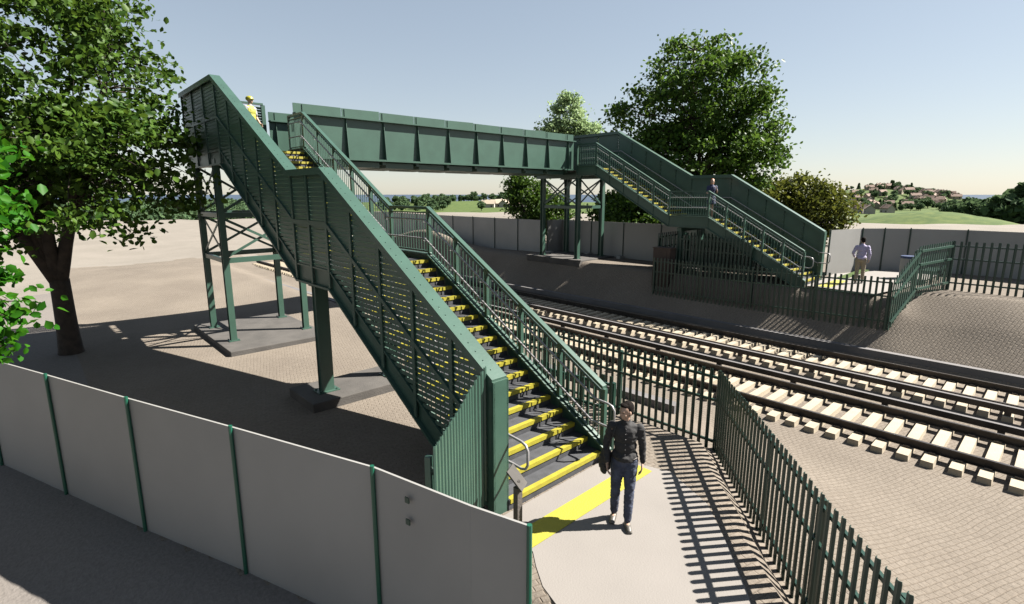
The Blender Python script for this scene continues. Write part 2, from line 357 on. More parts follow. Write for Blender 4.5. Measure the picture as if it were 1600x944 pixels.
# ---------------------------------------------------------------- footbridge (one thing)
g_ = .278; DECK = 5.40
FB = thing('footbridge', 'dark green steel footbridge with two staircases spanning the railway tracks', 'footbridge', (0, 0, 0))
G, DG = M['green'], M['green']
def line_z(pts, y):
    return float(np.interp(y, [p[0] for p in pts], [p[1] for p in pts]))
def staircase(xr, xp, Y0, n1, r1, Y3, n2, r2, z0, Yend, farside):
    s = 1 if xp > xr else -1
    L = z0 + n1 * r1; Y2 = Y0 + (n1 - 1) * g_; Y4 = Y3 + (n2 - 1) * g_
    xi, xo = xr - s * 0 + s * .03, xp - s * .12      # walking width
    lo, hi = min(xi, xo), max(xi, xo)
    for (ya, za, n, r, zt) in ((Y0, z0, n1, r1, L), (Y3, L, n2, r2, DECK)):
        for k in range(1, n + 1):
            y = ya + (k - 1) * g_; z = za + k * r
            if k < n:
                st = MB().bx(lo, hi, y, y + g_ + .012, z - .035, z).bx(lo, hi, y + .004, y + .022, z - r + .002, z - .035).build('step', M['tread'], FB, (0, y, z))
            else:
                st = MB().bx(lo, hi, y, y + .06, z - .036, z + .001).bx(lo, hi, y + .004, y + .022, z - r + .002, z - .036).build('step', M['tread'], FB, (0, y, z))
            MB().bx(lo + .02, hi - .02, y - .012, y + .066, z - .012, z + .006).bx(lo + .02, hi - .02, y - .012, y - .001, z - .058, z - .012).build('nosing', M['yellow'], st)
    MB().bx(lo, hi, Y2 + .06, Y3 + .01, L - .05, L).build('landing', M['tread'], FB)
    MB().bx(min(xr, xp), max(xr, xp), Y4 + .06, Yend, DECK - .05, DECK).build('landing', M['tread'], FB)
    # stringers follow the nosing line
    pr = [(Y0 - .12, z0 + r1 * .55), (Y2 + .02, L), (Y3 - g_, L), (Y4, DECK), (12.15 if not farside else 12.05, DECK)]
    b = MB().ribbon(pr, -.30, .10, xr - .012, xr + .012).ribbon(pr, .10, .135, xr - .075, xr + .075).ribbon(pr, -.335, -.30, xr - .07, xr + .07)
    b.build('stringer', DG, FB)
    # parapet
    top = [(Y0 + .05, z0 + .03), (Y2 + .12, L), (Y3 - .10, L), (Y4 + .30, DECK), (Yend, DECK)]
    H1, H0 = 1.87, -.36
    if farside: H1 = 1.80
    b = MB().ribbon(top, H0 - .02, H0 + .30, xp - .014, xp + .014).ribbon(top, H0 - .06, H0 - .02, xp - .09, xp + .09).ribbon(top, H0 + .30, H0 + .33, xp - .06, xp + .06)
    b.build('stringer', DG, FB)
    b = MB().ribbon(top, H1 - .05, H1, xp - .125, xp + .125)
    b.ribbon(top, H1 - .13, H1 - .05, xp + .100, xp + .124).ribbon(top, H1 - .13, H1 - .05, xp - .124, xp - .100)
    b.build('parapet_cap', G, FB)
    b = MB().ribbon(top, .79, .87, xp + s * .052, xp + s * .066).ribbon(top, .86, .88, xp + s * .03, xp + s * .075); b.build('mid_rail', G, FB)
    # end column
    y = Y0 + .05
    MB().bx(xp - .13, xp + .13, y - .03, y + .005, z0 - .05, z0 + H1 + .0).bx(xp - .125, xp - .10, y - .03, y + .10, z0 - .05, z0 + H1 - .02).bx(xp + .10, xp + .125, y - .03, y + .10, z0 - .05, z0 + H1 - .02).build('end_column', G, FB)
    nb1 = 5; ys = list(np.linspace(Y0 + .05, Y2 + .12, nb1 + 1)) + [Y2 + .12 + (Y3 - .10 - Y2 - .12) * t for t in (.5, 1)]
    ys += list(np.linspace(Y3 - .10, Y4 + .30, 5 + 1))[1:] + list(np.linspace(Y4 + .30, Yend, 4))[1:]
    for i, yy in enumerate(ys):
        zz = line_z(top, yy); 
        if i: MB().bx(xp + s * .045, xp + s * .068, yy - .038, yy + .038, zz + H0 - .02, zz + H1 - .055).bx(xp + s * .02, xp + s * .045, yy - .015, yy + .015, zz + H0, zz + H1 - .055).build('parapet_post', DG, FB)
    for i in range(len(ys) - 1):
        ya, yb = ys[i] + .012, ys[i + 1] - .012
        b = MB(); zmin = min(line_z(top, ya), line_z(top, yb)) + H0 + .3; zmax = max(line_z(top, ya), line_z(top, yb)) + H1 - .06
        z = zmin
        if farside:
            pp = [(ya, line_z(top, ya)), (yb, line_z(top, yb))]
            b.ribbon(pp, H0 + .3, H1 - .06, xp - .006, xp + .006)
            # folded tabs along post and mid rail on the walking side
            for zt in np.arange(.15, 1.6, .16): b.box((xp - .03, ya + .03, line_z(top, ya) + zt), (.05, .07, .06))
            for yt in np.arange(ya + .12, yb - .05, .13): b.box((xp - .03, yt, line_z(top, yt) + .83), (.05, .06, .035))
        else:
            sl = (line_z(top, yb) - line_z(top, ya)) / (yb - ya)
            while z < zmax:
                a_, b_ = ya, yb
                if abs(sl) > .05:
                    # keep where line+H0+.3 < z < line+H1-.06
                    y_hi = ya + (z - (line_z(top, ya) + H0 + .3)) / sl; y_lo = ya + (z - (line_z(top, ya) + H1 - .06)) / sl
                    a_, b_ = max(ya, y_lo), min(yb, y_hi)
                if b_ - a_ > .03:
                    th = R(38)   # outer edge up, inner edge down
                    Mx = Matrix.Rotation(-s * th, 3, 'Y')
                    b.box((xp, (a_ + b_) / 2, z), (.085, b_ - a_, .006), M_=Mx)
                    b.box((xp + s * .032, (a_ + b_) / 2, z + .040), (.004, b_ - a_, .068))
                z += .088
            for yt in np.arange(ya + .05, yb - .02, .12):
                zt = line_z(top, yt); b.bx(xp - s * .045, xp - s * .036, yt - .012, yt + .012, zt + H0 + .3, zt + H1 - .06)
        b.build('louvre_panel', DG, FB)
    # open rail on the other side
    rp = [(Y0 + .0, z0 + r1 * .8), (Y2 + .02, L), (Y3 - g_, L), (Y4, DECK), (12.1 if not farside else 12.0, DECK)]
    MB().ribbon(rp, 1.075, 1.13, xr - .05, xr + .05).build('top_rail', G, FB)
    pys = list(np.linspace(Y0, Y2, 6)) + [Y3 - g_] + list(np.linspace(Y3 - g_, Y4, 6))[1:] + [rp[-1][0]]
    for yy in pys:
        zz = line_z(rp, yy); MB().bx(xr - .035, xr + .035, yy - .035, yy + .035, zz - .28, zz + 1.08).bx(xr - s * .02, xr - s * -.075, yy - .012, yy + .012, zz + .83, zz + .845).build('rail_post', G, FB)
    for i in range(len(pys) - 1):
        ya, yb = pys[i] + .04, pys[i + 1] - .04
        pp = [(ya, line_z(rp, ya)), (yb, line_z(rp, yb))]
        b = MB().ribbon(pp, .985, 1.01, xr - .02, xr + .02).ribbon(pp, .17, .195, xr - .02, xr + .02)
        for yt in np.arange(ya + .06, yb, .105):
            zt = line_z(rp, yt); b.bx(xr - .007, xr + .007, yt - .007, yt + .007, zt + .18, zt + .99)
        b.build('baluster_panel', DG, FB)
    # handrails with return loops
    for xh in (xr + s * .10, xp - s * .20):
        for (ha, hb) in ((.86, .46),):
            up = [(xh, y, z + ha) for y, z in rp[1:-1]]; up = [(xh, Y0 + .10, line_z(rp, Y0 + .1) + ha)] + up + [(xh, Y4 + .9, DECK + ha)]
            dn = [(xh, y, z + hb) for y, z in rp[1:-1]]; dn = [(xh, Y0 + .16, line_z(rp, Y0 + .16) + hb - .02)] + dn + [(xh, Y4 + .9, DECK + hb)]
            za = up[0][2]; zb = dn[0][2]; e = Y0 - .27
            loop = [(xh, e + .12, za - .01), (xh, e + .04, za - .035), (xh, e, za - .10), (xh, e, zb + .09), (xh, e + .04, zb + .02), (xh, e + .12, zb - .005)]
            path = up[::-1] + [(xh, Y0 - .02, za - .005)] + loop + [(xh, Y0 + .0, zb)] + dn
            b = MB().tube(path, .019, 8)
            for yy in pys[:-1]:
                zz = line_z(rp, yy)
                for h in (ha, hb):
                    xs = xr if xh * s < (xr + xp) / 2 * s else xp
                    b.tube([(xh, yy + .12, zz + h + (.06 if abs(line_z(rp, yy + .1) - zz) > .02 else 0)), (xh, yy + .12, zz + h - .04), (xs, yy + .12, zz + h - .06)], .007, 5)
            b.build('handrail', M['steel'], FB, smooth=True)
    return Y2, Y4, L
nY2, nY4, nL = staircase(.08, -2.07, 0, 18, .156, 6.55, 17, (DECK - 2.808) / 17, 0, 14.95, False)
fY2, fY4, fL = staircase(13.5, 15.6, 1.65, 14, .156, 7.26, 14, (DECK - 1.02 - 14 * .156) / 14, 1.02, 14.9, True)
# upper landing end screens
for (x0, x1, yy, s, fars) in ((-2.02, .30, 14.95, 1, False), (13.5, 15.55, 14.9, 1, True)):
    b = MB().bx(x0, x1, yy - .06, yy + .06, 7.19, 7.25).bx(x1 - .06, x1 + .06, yy - .05, yy + .05, DECK, 7.19).bx(x0, x1, yy - .02, yy + .02, 5.05, DECK - .05)
    for z in np.arange(5.5, 7.15, .088): b.box(((x0 + x1) / 2, yy, z), (x1 - x0 - .12, .085, .006), M_=Matrix.Rotation(R(-38), 3, 'X')).box(((x0 + x1) / 2, yy + .03, z + .03), (x1 - x0 - .12, .004, .03))
    b.build('end_screen', G, FB)
# girders
for (yy, x0, s) in ((12.2, .28, -1), (14.62, .36, -1)):
    x1 = 13.45; n = 9; bw = (x1 - .5 - .5) / n
    MB().bx(x0, x1, yy, yy + .02, 5.37, 6.63).build('girder_web', G, FB)
    MB().bx(x0, x1, yy - .16, yy + .10, 6.63, 6.67).build('girder_flange', G, FB)
    MB().bx(x0, x1, yy - .16, yy + .16, 5.31, 5.37).build('girder_flange', G, FB)
    b = MB()
    for i in range(n + 1):
        xa = x0 if i == 0 else .5 + i * bw - .05 + .02; xb = min(x1, .5 + (i + 1) * bw - .05)
        if xb - xa < .05: continue
        e = .012 * math.sin(i * 2.1)
        b.add([(xa, yy + .03, 6.67), (xb, yy + .03, 6.67), (xb, yy + .03, 6.965 + e), (xa, yy + .03, 6.955), (xa, yy + .045, 6.67), (xb, yy + .045, 6.67), (xb, yy + .045, 6.965 + e), (xa, yy + .045, 6.955)],
              [(0, 1, 2, 3), (5, 4, 7, 6), (3, 2, 6, 7), (0, 3, 7, 4), (1, 5, 6, 2), (0, 4, 5, 1)])
    b.build('top_sheet', G, FB)
    for i in range(n + 1):
        x = .55 + i * bw + .02
        if x > x1: x = x1
        b = MB(); b.add([(x - .008, yy, 5.37), (x + .008, yy, 5.37), (x + .008, yy - .17, 5.37), (x - .008, yy - .17, 5.37),
                         (x - .008, yy, 6.63), (x + .008, yy, 6.63), (x + .008, yy - .06, 6.63), (x - .008, yy - .06, 6.63)],
                        [(3, 2, 1, 0), (4, 5, 6, 7), (0, 1, 5, 4), (1, 2, 6, 5), (2, 3, 7, 6), (3, 0, 4, 7)])
        b.bx(x - .008, x + .008, yy - .012 + .02, yy + .03, 6.67, 6.945)
        b.build('stiffener', G, FB)
for i in range(9):
    xa = .55 + i * 1.383; MB().bx(xa + .12, xa + 1.25, 12.3, 14.5, 5.10 + .0, 5.28).build('floor_beam', G, FB)
for i in range(10):
    b = MB().bx(.5 + i * 1.383, .62 + i * 1.383, 12.22, 14.55, 5.2, 5.305)
    b.build('cross_member', G, FB)
MB().bx(.3, 13.5, 12.3, 14.6, 5.345, 5.398).build('deck_plate', M['tread'], FB)
# towers
def tower(xs, ys, zb, levels, zt, pads, lw=.17):
    for x in xs:
        for y in ys:
            b = MB().bx(x - lw / 2, x + lw / 2, y - lw / 2, y - lw / 2 + .018, zb, zt).bx(x - lw / 2, x + lw / 2, y + lw / 2 - .018, y + lw / 2, zb, zt).bx(x - .03, x + .03, y - lw / 2 + .018, y + lw / 2 - .018, zb, zt)
            b.bx(x - .15, x + .15, y - .14, y + .14, zb, zb + .022)
            for i in (-1, 1):
                for j in (-1, 1): b.bx(x + i * .12 - .015, x + i * .12 + .015, y + j * .11 - .015, y + j * .11 + .015, zb + .022, zb + .05)
            b.build('leg', DG, FB, (x, y, zb))
    for z in levels:
        for y in ys: MB().bx(xs[0] + lw / 2, xs[1] - lw / 2, y - .05, y + .05, z, z + .15).build('beam', G, FB)
        for x in xs: MB().bx(x - .05, x + .05, ys[0] + lw / 2, ys[1] - lw / 2, z, z + .13).build('beam', G, FB)
    for x in xs: MB().bx(x - .07, x + .07, ys[0] - .2, ys[1] + .4, zt, zt + .16).build('beam', G, FB)
    lv = sorted(levels) + [zt]
    for a, c in zip(lv[:-1], lv[1:]):
        a2 = a + .18; c2 = c - .03
        for y in ys:
            for (za, zc, o_) in ((a2, c2, .012), (c2, a2, -.012)): MB().beam((xs[0] + .06, y + o_ * 2, za), (xs[1] - .06, y + o_ * 2, zc), .02, .075).build('brace', G, FB)
        for x in xs:
            for (za, zc, o_) in ((a2, c2, .012), (c2, a2, -.012)): MB().beam((x + o_ * 2, ys[0] + .06, za), (x + o_ * 2, ys[1] - .06, zc), .02, .075, up=(0, 0, 1)).build('brace', G, FB)
tower((-2.03, .16), (12.22, 14.43), -.15, (2.2, 3.52), 5.02, None)
tower((13.58, 15.45), (11.95, 14.3), 1.07, (3.5,), 4.97, None, .2)
def pier(xs, y, zb, zt, lw):
    for x in xs:
        b = MB().bx(x - lw / 2, x + lw / 2, y - .09, y - .07, zb, zt).bx(x - lw / 2, x + lw / 2, y + .07, y + .09, zb, zt).bx(x - lw / 2 + .02, x - lw / 2 + .04, y - .07, y + .07, zb, zt).bx(x + lw / 2 - .04, x + lw / 2 - .02, y - .07, y + .07, zb, zt)
        b.bx(x - lw / 2 - .1, x + lw / 2 + .1, y - .17, y + .17, zb, zb + .02)
        for i in (-1, 1):
            for j in (-1, 1): b.bx(x + i * (lw / 2 + .05) - .02, x + i * (lw / 2 + .05) + .02, y + j * .12 - .02, y + j * .12 + .02, zb + .02, zb + .05)
        b.build('leg', DG, FB, (x, y, zb))
    MB().bx(xs[0] - .2, xs[1] + .2, y - .1, y + .1, zt, zt + .14).build('beam', DG, FB)
pier((-1.76, -.14), 6.22, -.10, 2.28, .28)
pier((13.75, 15.35), 6.5, 1.07, 2.7, .26)
for (x0, x1, y0, y1, zt, h, lab) in ((-2.45, .45, 11.0, 15.25, -.152, .20, 'wide flat concrete pad under the four legs of the near bridge tower'), (-2.32, .42, 5.62, 6.95, -.102, .24, 'narrow concrete pad under the two legs beneath the near mid landing'),
                               (13.1, 15.9, 11.4, 15.0, 1.066, .3, 'concrete pad under the four legs of the far bridge tower'), (13.4, 15.8, 6.1, 7.0, 1.066, .3, 'concrete pad under the two legs beneath the far mid landing')):
    b = MB().bx(x0, x1, y0, y1, zt - h, zt); o = b.build('concrete_pad', M['pad'], org=((x0 + x1) / 2, (y0 + y1) / 2, zt - h)); tag(o, lab, 'concrete pad', 'concrete pads under the footbridge')
    bv = o.modifiers.new('bevel', 'BEVEL'); bv.width = .02; bv.segments = 2

# ---------------------------------------------------------------- railway tracks
def rail_mesh(x, y0, y1, z0, h=.16):
    b = MB(); b.mi(0).bx(x - .07, x + .07, y0, y1, z0, z0 + .018).bx(x - .009, x + .009, y0, y1, z0 + .018, z0 + h - .04).bx(x - .036, x + .036, y0, y1, z0 + h - .04, z0 + h - .003)
    b.mi(1).bx(x - .030, x + .030, y0, y1, z0 + h - .003, z0 + h); return b
def track(xa, xb, label, xc):
    y0, y1 = -14.0, 36.0; xm = (xa + xb) / 2; t = thing('railway_track', label, 'railway track', (xm, 0, -.78), 'railway tracks under the footbridge')
    zs = -.66
    b = MB(); hw, ww = 1.27, .105
    b.add([(-hw, -ww, 0), (hw, -ww, 0), (hw, ww, 0), (-hw, ww, 0), (-hw + .0, -ww + .012, .15), (hw, -ww + .012, .15), (hw, ww - .012, .15), (-hw, ww - .012, .15)],
          [(3, 2, 1, 0), (4, 5, 6, 7), (0, 1, 5, 4), (1, 2, 6, 5), (2, 3, 7, 6), (3, 0, 4, 7)])
    sme = b.mesh('sleeper', M['sleeper']); sp = .40; n = 0; ysl = []
    y = -8.2
    while y < y1: ysl.append(y); y += sp
    b2 = MB()
    for i, yy in enumerate(ysl):
        jx, jr = random.uniform(-.02, .02), random.uniform(-.012, .012)
        if i < 100: inst(sme, 'sleeper', t, (xm + jx, yy, zs - .15), jr)
        else: b2.box((xm + jx, yy, zs - .075), (hw * 2, ww * 2, .15), jr)
    for k in range(1, 14): b2.box((xm, -8.2 - k * sp, zs - .075), (hw * 2, ww * 2, .15))
    tag(b2.build('sleepers', M['sleeper'], t), kind='stuff')
    for x in (xa, xb): rail_mesh(x, y0, y1, zs).build('rail', [M['rail'], M['railtop']], t)
    b3 = MB()                       # conductor rail on its pots
    b3.mi(0).bx(xc - .045, xc + .045, y0, y1, zs + .08, zs + .21).mi(1).bx(xc - .047, xc + .047, y0, y1, zs + .21, zs + .222)
    b3.build('conductor_rail', [M['rail'], M['trough']], t)
    b4 = MB()
    for yy in ysl:
        for x in (xa, xb):
            for q in (-1, 1): b4.box((x + q * .10, yy, zs + .02), (.07, .11, .035))
        if int(round(yy / sp)) % 5 == 0: b4.bx(xc - .05, xc + .05, yy - .06, yy + .06, zs, zs + .08)
    tag(b4.build('rail_clips', M['rail'], t), kind='stuff')
    return t
track(5.94, 7.48, 'nearer railway track with pale concrete sleepers and rusty rails', 7.92)
track(9.70, 11.24, 'farther railway track with pale sleepers beside the grey cable trough', 9.30)
b = MB()
yl = [-14, -4.3, 3.6, 14.7, 36]; xl = [12.0, 12.0, 12.0, 11.95, 11.9]
for i in range(4): b.beam((xl[i], yl[i], -.50), (xl[i + 1], yl[i + 1], -.50), .24, .22)
tag(b.build('cable_trough', M['trough']), 'long low grey concrete cable trough along the far side of the tracks', 'cable trough', 'concrete cable troughs')
b = MB(); pts = [(3.2, 30), (3.55, 22), (3.8, 16), (4.0, 10), (4.1, 3), (4.2, 1.0)]
for p, q in zip(pts[:-1], pts[1:]): b.beam((p[0], p[1], -.64), (q[0], q[1], -.64), .26, .20)
tag(b.build('cable_trough', M['trough']), 'low grey concrete cable trough on the near side of the tracks behind the bridge tower', 'cable trough', 'concrete cable troughs')
t = thing('lineside_post', 'small dark lineside post with a yellow box standing by the near track under the bridge', 'post', (4.6, 17.4, -.7))
MB().bx(4.56, 4.64, 17.36, 17.44, -.75, .35).build('post', M['brown'], t); MB().bx(4.45, 4.62, 17.25, 17.36, .1, .35).build('box', M['yellow'], t)

# ---------------------------------------------------------------- fences
pale_b = MB()
def pale_mesh(h, name='pale'):
    b = MB(); w_ = .033
    prof = [(-w_, .006), (-.016, -.012), (.016, -.012), (w_, .006), (w_ - .002, .012), (.015, -.006), (-.015, -.006), (-w_ + .002, .012)]
    n = len(prof); P = [(x, y, 0) for x, y in prof] + [(x, y, h - .025) for x, y in prof] + [(x * .8, y, h) for x, y in prof]
    F = [tuple(range(n))[::-1], tuple(range(2 * n, 3 * n))]
    for k in range(2):
        for i in range(n): F.append((k * n + i, k * n + (i + 1) % n, (k + 1) * n + (i + 1) % n, (k + 1) * n + i))
    b.add(P, F); return b.mesh(name, M['fgreen'])
def palisade(label, pts, h, sp=.15, rails=(.16, .58, 1.35), group='green palisade fences', m='fgreen', m_pale='fgreen', pole=2.4, rside=.012, rh_=.045):
    """pts: (x, y, zbase)"""
    pts = [Vector(p) for p in pts]; t = thing('palisade_fence', label, 'fence', pts[0], group)
    pm = pale_mesh(h); pm.materials.clear(); pm.materials.append(M[m_pale]); cnt = 0; rest = MB()
    for p, q in zip(pts[:-1], pts[1:]):
        d = q - p; Lh = math.hypot(d.x, d.y); a = math.atan2(d.y, d.x); n = max(1, int(Lh / sp)); nrm = Vector((-d.y, d.x, 0)).normalized()
        for i in range(n + 1):
            if i == n and q is not pts[-1]: continue
            c = p + d * (i / n); c.z += random.uniform(-.008, .008)
            if cnt < 100: inst(pm, 'pale', t, c + nrm * -.02, a + random.uniform(-.03, .03)); cnt += 1
        for rh in rails: MB().beam(p + nrm * rside + Vector((0, 0, h - rh)), q + nrm * rside + Vector((0, 0, h - rh)), .035, rh_).build('rail', M[m], t)
        k = max(1, round(Lh / pole))
        for i in range(k + 1):
            c = p + d * (i / k) + nrm * .06
            if i == k and q is not pts[-1]: continue
            b = MB().box((c.x, c.y, c.z + (h - .08) / 2 - .1), (.065, .065, h + .02), a); b.build('post', M[m], t)
    return t
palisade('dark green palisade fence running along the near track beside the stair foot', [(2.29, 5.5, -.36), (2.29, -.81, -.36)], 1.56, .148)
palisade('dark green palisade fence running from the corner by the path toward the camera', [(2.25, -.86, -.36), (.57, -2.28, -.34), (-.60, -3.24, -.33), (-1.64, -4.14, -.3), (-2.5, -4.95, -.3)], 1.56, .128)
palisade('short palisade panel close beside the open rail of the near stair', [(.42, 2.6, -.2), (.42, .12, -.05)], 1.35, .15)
palisade('sunlit palisade panel closing the gap between white hoarding and stair foot', [(-3.45, -.48, -.2), (-2.9, -.17, -.05), (-2.55, .03, .08), (-2.22, .18, .2)], 1.85, .075, rails=(.3, 1.4), m='green', m_pale='green')  # sun on the pales is painted in: lighter green than the neighbouring fences
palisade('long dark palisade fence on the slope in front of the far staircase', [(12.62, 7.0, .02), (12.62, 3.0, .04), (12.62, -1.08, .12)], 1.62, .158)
palisade('sunlit palisade section climbing the bank right of the far stair', [(12.66, -1.16, .12), (13.9, -1.45, 1.0)], 1.6, .12, m='green', m_pale='green', rside=-.055, rh_=.07)  # sunlight put into the colour: lighter green than the dark stretches
palisade('short sunlit palisade section on top of the bank before the seat', [(13.95, -1.47, 1.03), (15.6, -2.0, 1.12)], 1.6, .12, m='green', m_pale='green', rside=-.055, rh_=.07)  # same lighter green again, standing in for sun on the fence
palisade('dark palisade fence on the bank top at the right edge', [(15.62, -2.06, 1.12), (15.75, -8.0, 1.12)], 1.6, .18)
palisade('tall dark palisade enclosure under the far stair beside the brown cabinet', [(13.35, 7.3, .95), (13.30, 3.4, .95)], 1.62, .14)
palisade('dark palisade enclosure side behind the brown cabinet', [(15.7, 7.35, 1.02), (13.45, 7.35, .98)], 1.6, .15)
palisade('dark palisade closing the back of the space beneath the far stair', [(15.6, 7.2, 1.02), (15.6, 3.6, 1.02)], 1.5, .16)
t = thing('equipment_cabinet', 'plain brown cabinet in the palisade corner under the far stair', 'cabinet', (13.0, 7.15, .3))
MB().bx(12.85, 13.3, 6.45, 7.22, .15, 2.0).build('casing', M['brown'], t); MB().bx(12.83, 13.33, 6.42, 7.25, 2.0, 2.04).build('lid', M['brown'], t); MB().bx(12.84, 12.849, 6.6, 7.1, .5, 1.9).build('door', M['brown'], t)

# ---------------------------------------------------------------- hoardings
def hoarding(label, pts, zb, h, group='white site hoardings', post='pgreen', sub=True, feet=False, posts_at=None, side=1):
    t = thing('hoarding', label, 'hoarding', (pts[0][0], pts[0][1], zb[0] if isinstance(zb, list) else zb), group)
    zbl = zb if isinstance(zb, list) else [zb] * len(pts)
    for i in range(len(pts) - 1):
        p, q = Vector((*pts[i], 0)), Vector((*pts[i + 1], 0)); n_ = Vector((-(q - p).y, (q - p).x, 0)).normalized() * .012
        zt0, zt1 = zbl[i] + h, zbl[i + 1] + h
        b = MB(); b.add([(p.x - n_.x, p.y - n_.y, zbl[i] - .3), (q.x - n_.x, q.y - n_.y, zbl[i + 1] - .3), (q.x - n_.x, q.y - n_.y, zt1), (p.x - n_.x, p.y - n_.y, zt0),
                         (p.x + n_.x, p.y + n_.y, zbl[i] - .3), (q.x + n_.x, q.y + n_.y, zbl[i + 1] - .3), (q.x + n_.x, q.y + n_.y, zt1), (p.x + n_.x, p.y + n_.y, zt0)],
                        [(0, 1, 2, 3), (5, 4, 7, 6), (3, 2, 6, 7), (0, 3, 7, 4), (1, 5, 6, 2), (0, 4, 5, 1)])
        b.build('panel', M['hoard'], t)
    for i, p in enumerate(pts):
        if posts_at is not None and i not in posts_at: continue
        a, c = Vector((*pts[max(i - 1, 0)], 0)), Vector((*pts[min(i + 1, len(pts) - 1)], 0)); d = (c - a).normalized(); n_ = Vector((-d.y, d.x, 0)) * side
        x, y = p[0] + n_.x * .035, p[1] + n_.y * .035
        MB().tube([(x, y, zbl[i] - .1), (x, y, zbl[i] + h + .035)], .024, 8).build('post', M[post], t)
        if feet: b = MB().box((x + n_.x * .12, y + n_.y * .12, zbl[i] + .06), (.5, .24, .13), math.atan2(n_.y, n_.x)); b.build('foot_block', M['white'], t)
    return t
nh = hoarding('near white hoarding with bright green posts along the left foreground', HOARD, [-.62, -.62, -.62, -.63, -.61, -.61, -.61, -.61], 2.02, posts_at=(0, 2, 3, 4, 5, 6, 7), side=1)
for zc in (1.22, .98):
    MB().box((-3.805 - .02, -.55, zc), (.012, .055, .06), R(12)).build('clamp_plate', M['dgreen'], nh)
hoarding('far white hoarding in shade running away behind the tracks', [(14.75, 15.25), (14.75, 17.4), (14.72, 19.4), (14.72, 21.5), (14.7, 23.6), (14.8, 26), (15.0, 28.5), (15.3, 31), (15.6, 34), (16, 37)], [1.0] * 9 + [.9], 1.8, post='fgreen', side=1)
hoarding('far white hoarding behind the far tower on pale foot blocks', [(14.85, 15.2), (16.1, 15.2), (16.0, 13.0), (15.95, 10.9), (16.0, 8.8), (16.1, 6.7), (16.4, 4.5), (16.9, 2.4)], 1.0, 1.8, post='fgreen', feet=True, side=-1, posts_at=(0, 2, 3, 4, 5, 6, 7))
hoarding('far white hoarding behind the man in the lilac shirt and the bin', [(17.04, 1.95), (19.3, 1.4), (20.0, .77), (20.6, 0.0), (21.15, -1.75), (20.95, -3.9), (20.4, -6.2), (19.8, -8.5)], 1.0, 1.8, post='fgreen', side=-1, posts_at=(0, 1, 2, 3, 4, 6))

# lectern, bin, seat
t = thing('information_lectern', 'slim grey information post with a tilted plate at the foot of the near stair', 'information post', (-2.17, -.40, 0))
MB().bx(-2.21, -2.13, -.44, -.36, 0, .62).build('post', M['conc'], t)
MB().box((-2.15, -.36, .72), (.22, .30, .02), M_=Matrix.Rotation(R(28), 3, 'Z') @ Matrix.Rotation(R(50), 3, 'X')).bx(-2.19, -2.15, -.42, -.38, .6, .71).build('plate', M['pad'], t)
t = thing('litter_bin', 'round white litter bin with blue liner by the far hoarding', 'bin', (17.9, -.55, 1.08))
b = MB(); b.tube([(17.9, -.55, 1.08), (17.9, -.55, 1.1), (17.9, -.55, 1.55), (17.9, -.55, 1.85)], [.2, .24, .27, .26], 20); b.build('body', M['white'], t, smooth=False)
MB().tube([(17.9, -.55, 1.85), (17.9, -.55, 1.93)], [.275, .27], 20).build('liner', M['blue'], t)
t = thing('bench', 'dark green metal bench behind the sunlit palisade', 'bench', (17.6, -1.3, 1.08))
MB().bx(16.95, 18.25, -1.5, -1.1, 1.50, 1.54).build('seat', M['fgreen'], t); MB().bx(16.95, 18.25, -1.10, -1.06, 1.6, 1.95).build('backrest', M['fgreen'], t)
for x in (17.0, 18.15): MB().bx(x, x + .05, -1.45, -1.4, 1.08, 1.5).bx(x, x + .05, -1.1, -1.06, 1.08, 1.9).build('leg', M['fgreen'], t)

# ---------------------------------------------------------------- trees
def leaf_faces(cents, size, jitter=.35, up=.35, fold=True):
    """one folded leaf (4 triangles-ish as 2 quads) per centre; returns verts, faces"""
    n = len(cents); a = rng.normal(size=(n, 3)); a /= np.linalg.norm(a, axis=1)[:, None]
    nr = rng.normal(size=(n, 3)); nr[:, 2] += up * 2.5; nr -= (nr * a).sum(1)[:, None] * a; nr /= np.linalg.norm(nr, axis=1)[:, None] + 1e-9
    b_ = np.cross(a, nr); s = size * (1 + jitter * rng.uniform(-1, 1, n))[:, None]
    L = a * s * .5; W = b_ * s * .34; U = nr * s * .10
    c = cents
    V = np.stack([c - L, c - L * .2 + W + U, c + L * .55 + W * .75 + U, c + L, c + L * .55 - W * .75 + U, c - L * .2 - W + U], 1).reshape(-1, 3)
    i = np.arange(n)[:, None] * 6
    F = np.concatenate([i + np.array([[0, 3, 2, 1]]), i + np.array([[0, 5, 4, 3]])], 0)
    return V, F
def mesh_np(name, V, F, m, smooth=False):
    me = bpy.data.meshes.new(name); nv, nf, k = len(V), len(F), F.shape[1]
    me.vertices.add(nv); me.vertices.foreach_set('co', V.astype(np.float32).ravel())
    me.loops.add(nf * k); me.loops.foreach_set('vertex_index', F.astype(np.int32).ravel())
    me.polygons.add(nf); me.polygons.foreach_set('loop_start', np.arange(0, nf * k, k, dtype=np.int32))
    me.materials.append(m); me.update(calc_edges=True); me.validate(); return me
def bez(p, q, r, n):
    return [p * (1 - t) ** 2 + q * 2 * t * (1 - t) + r * t * t for t in np.linspace(0, 1, n)]
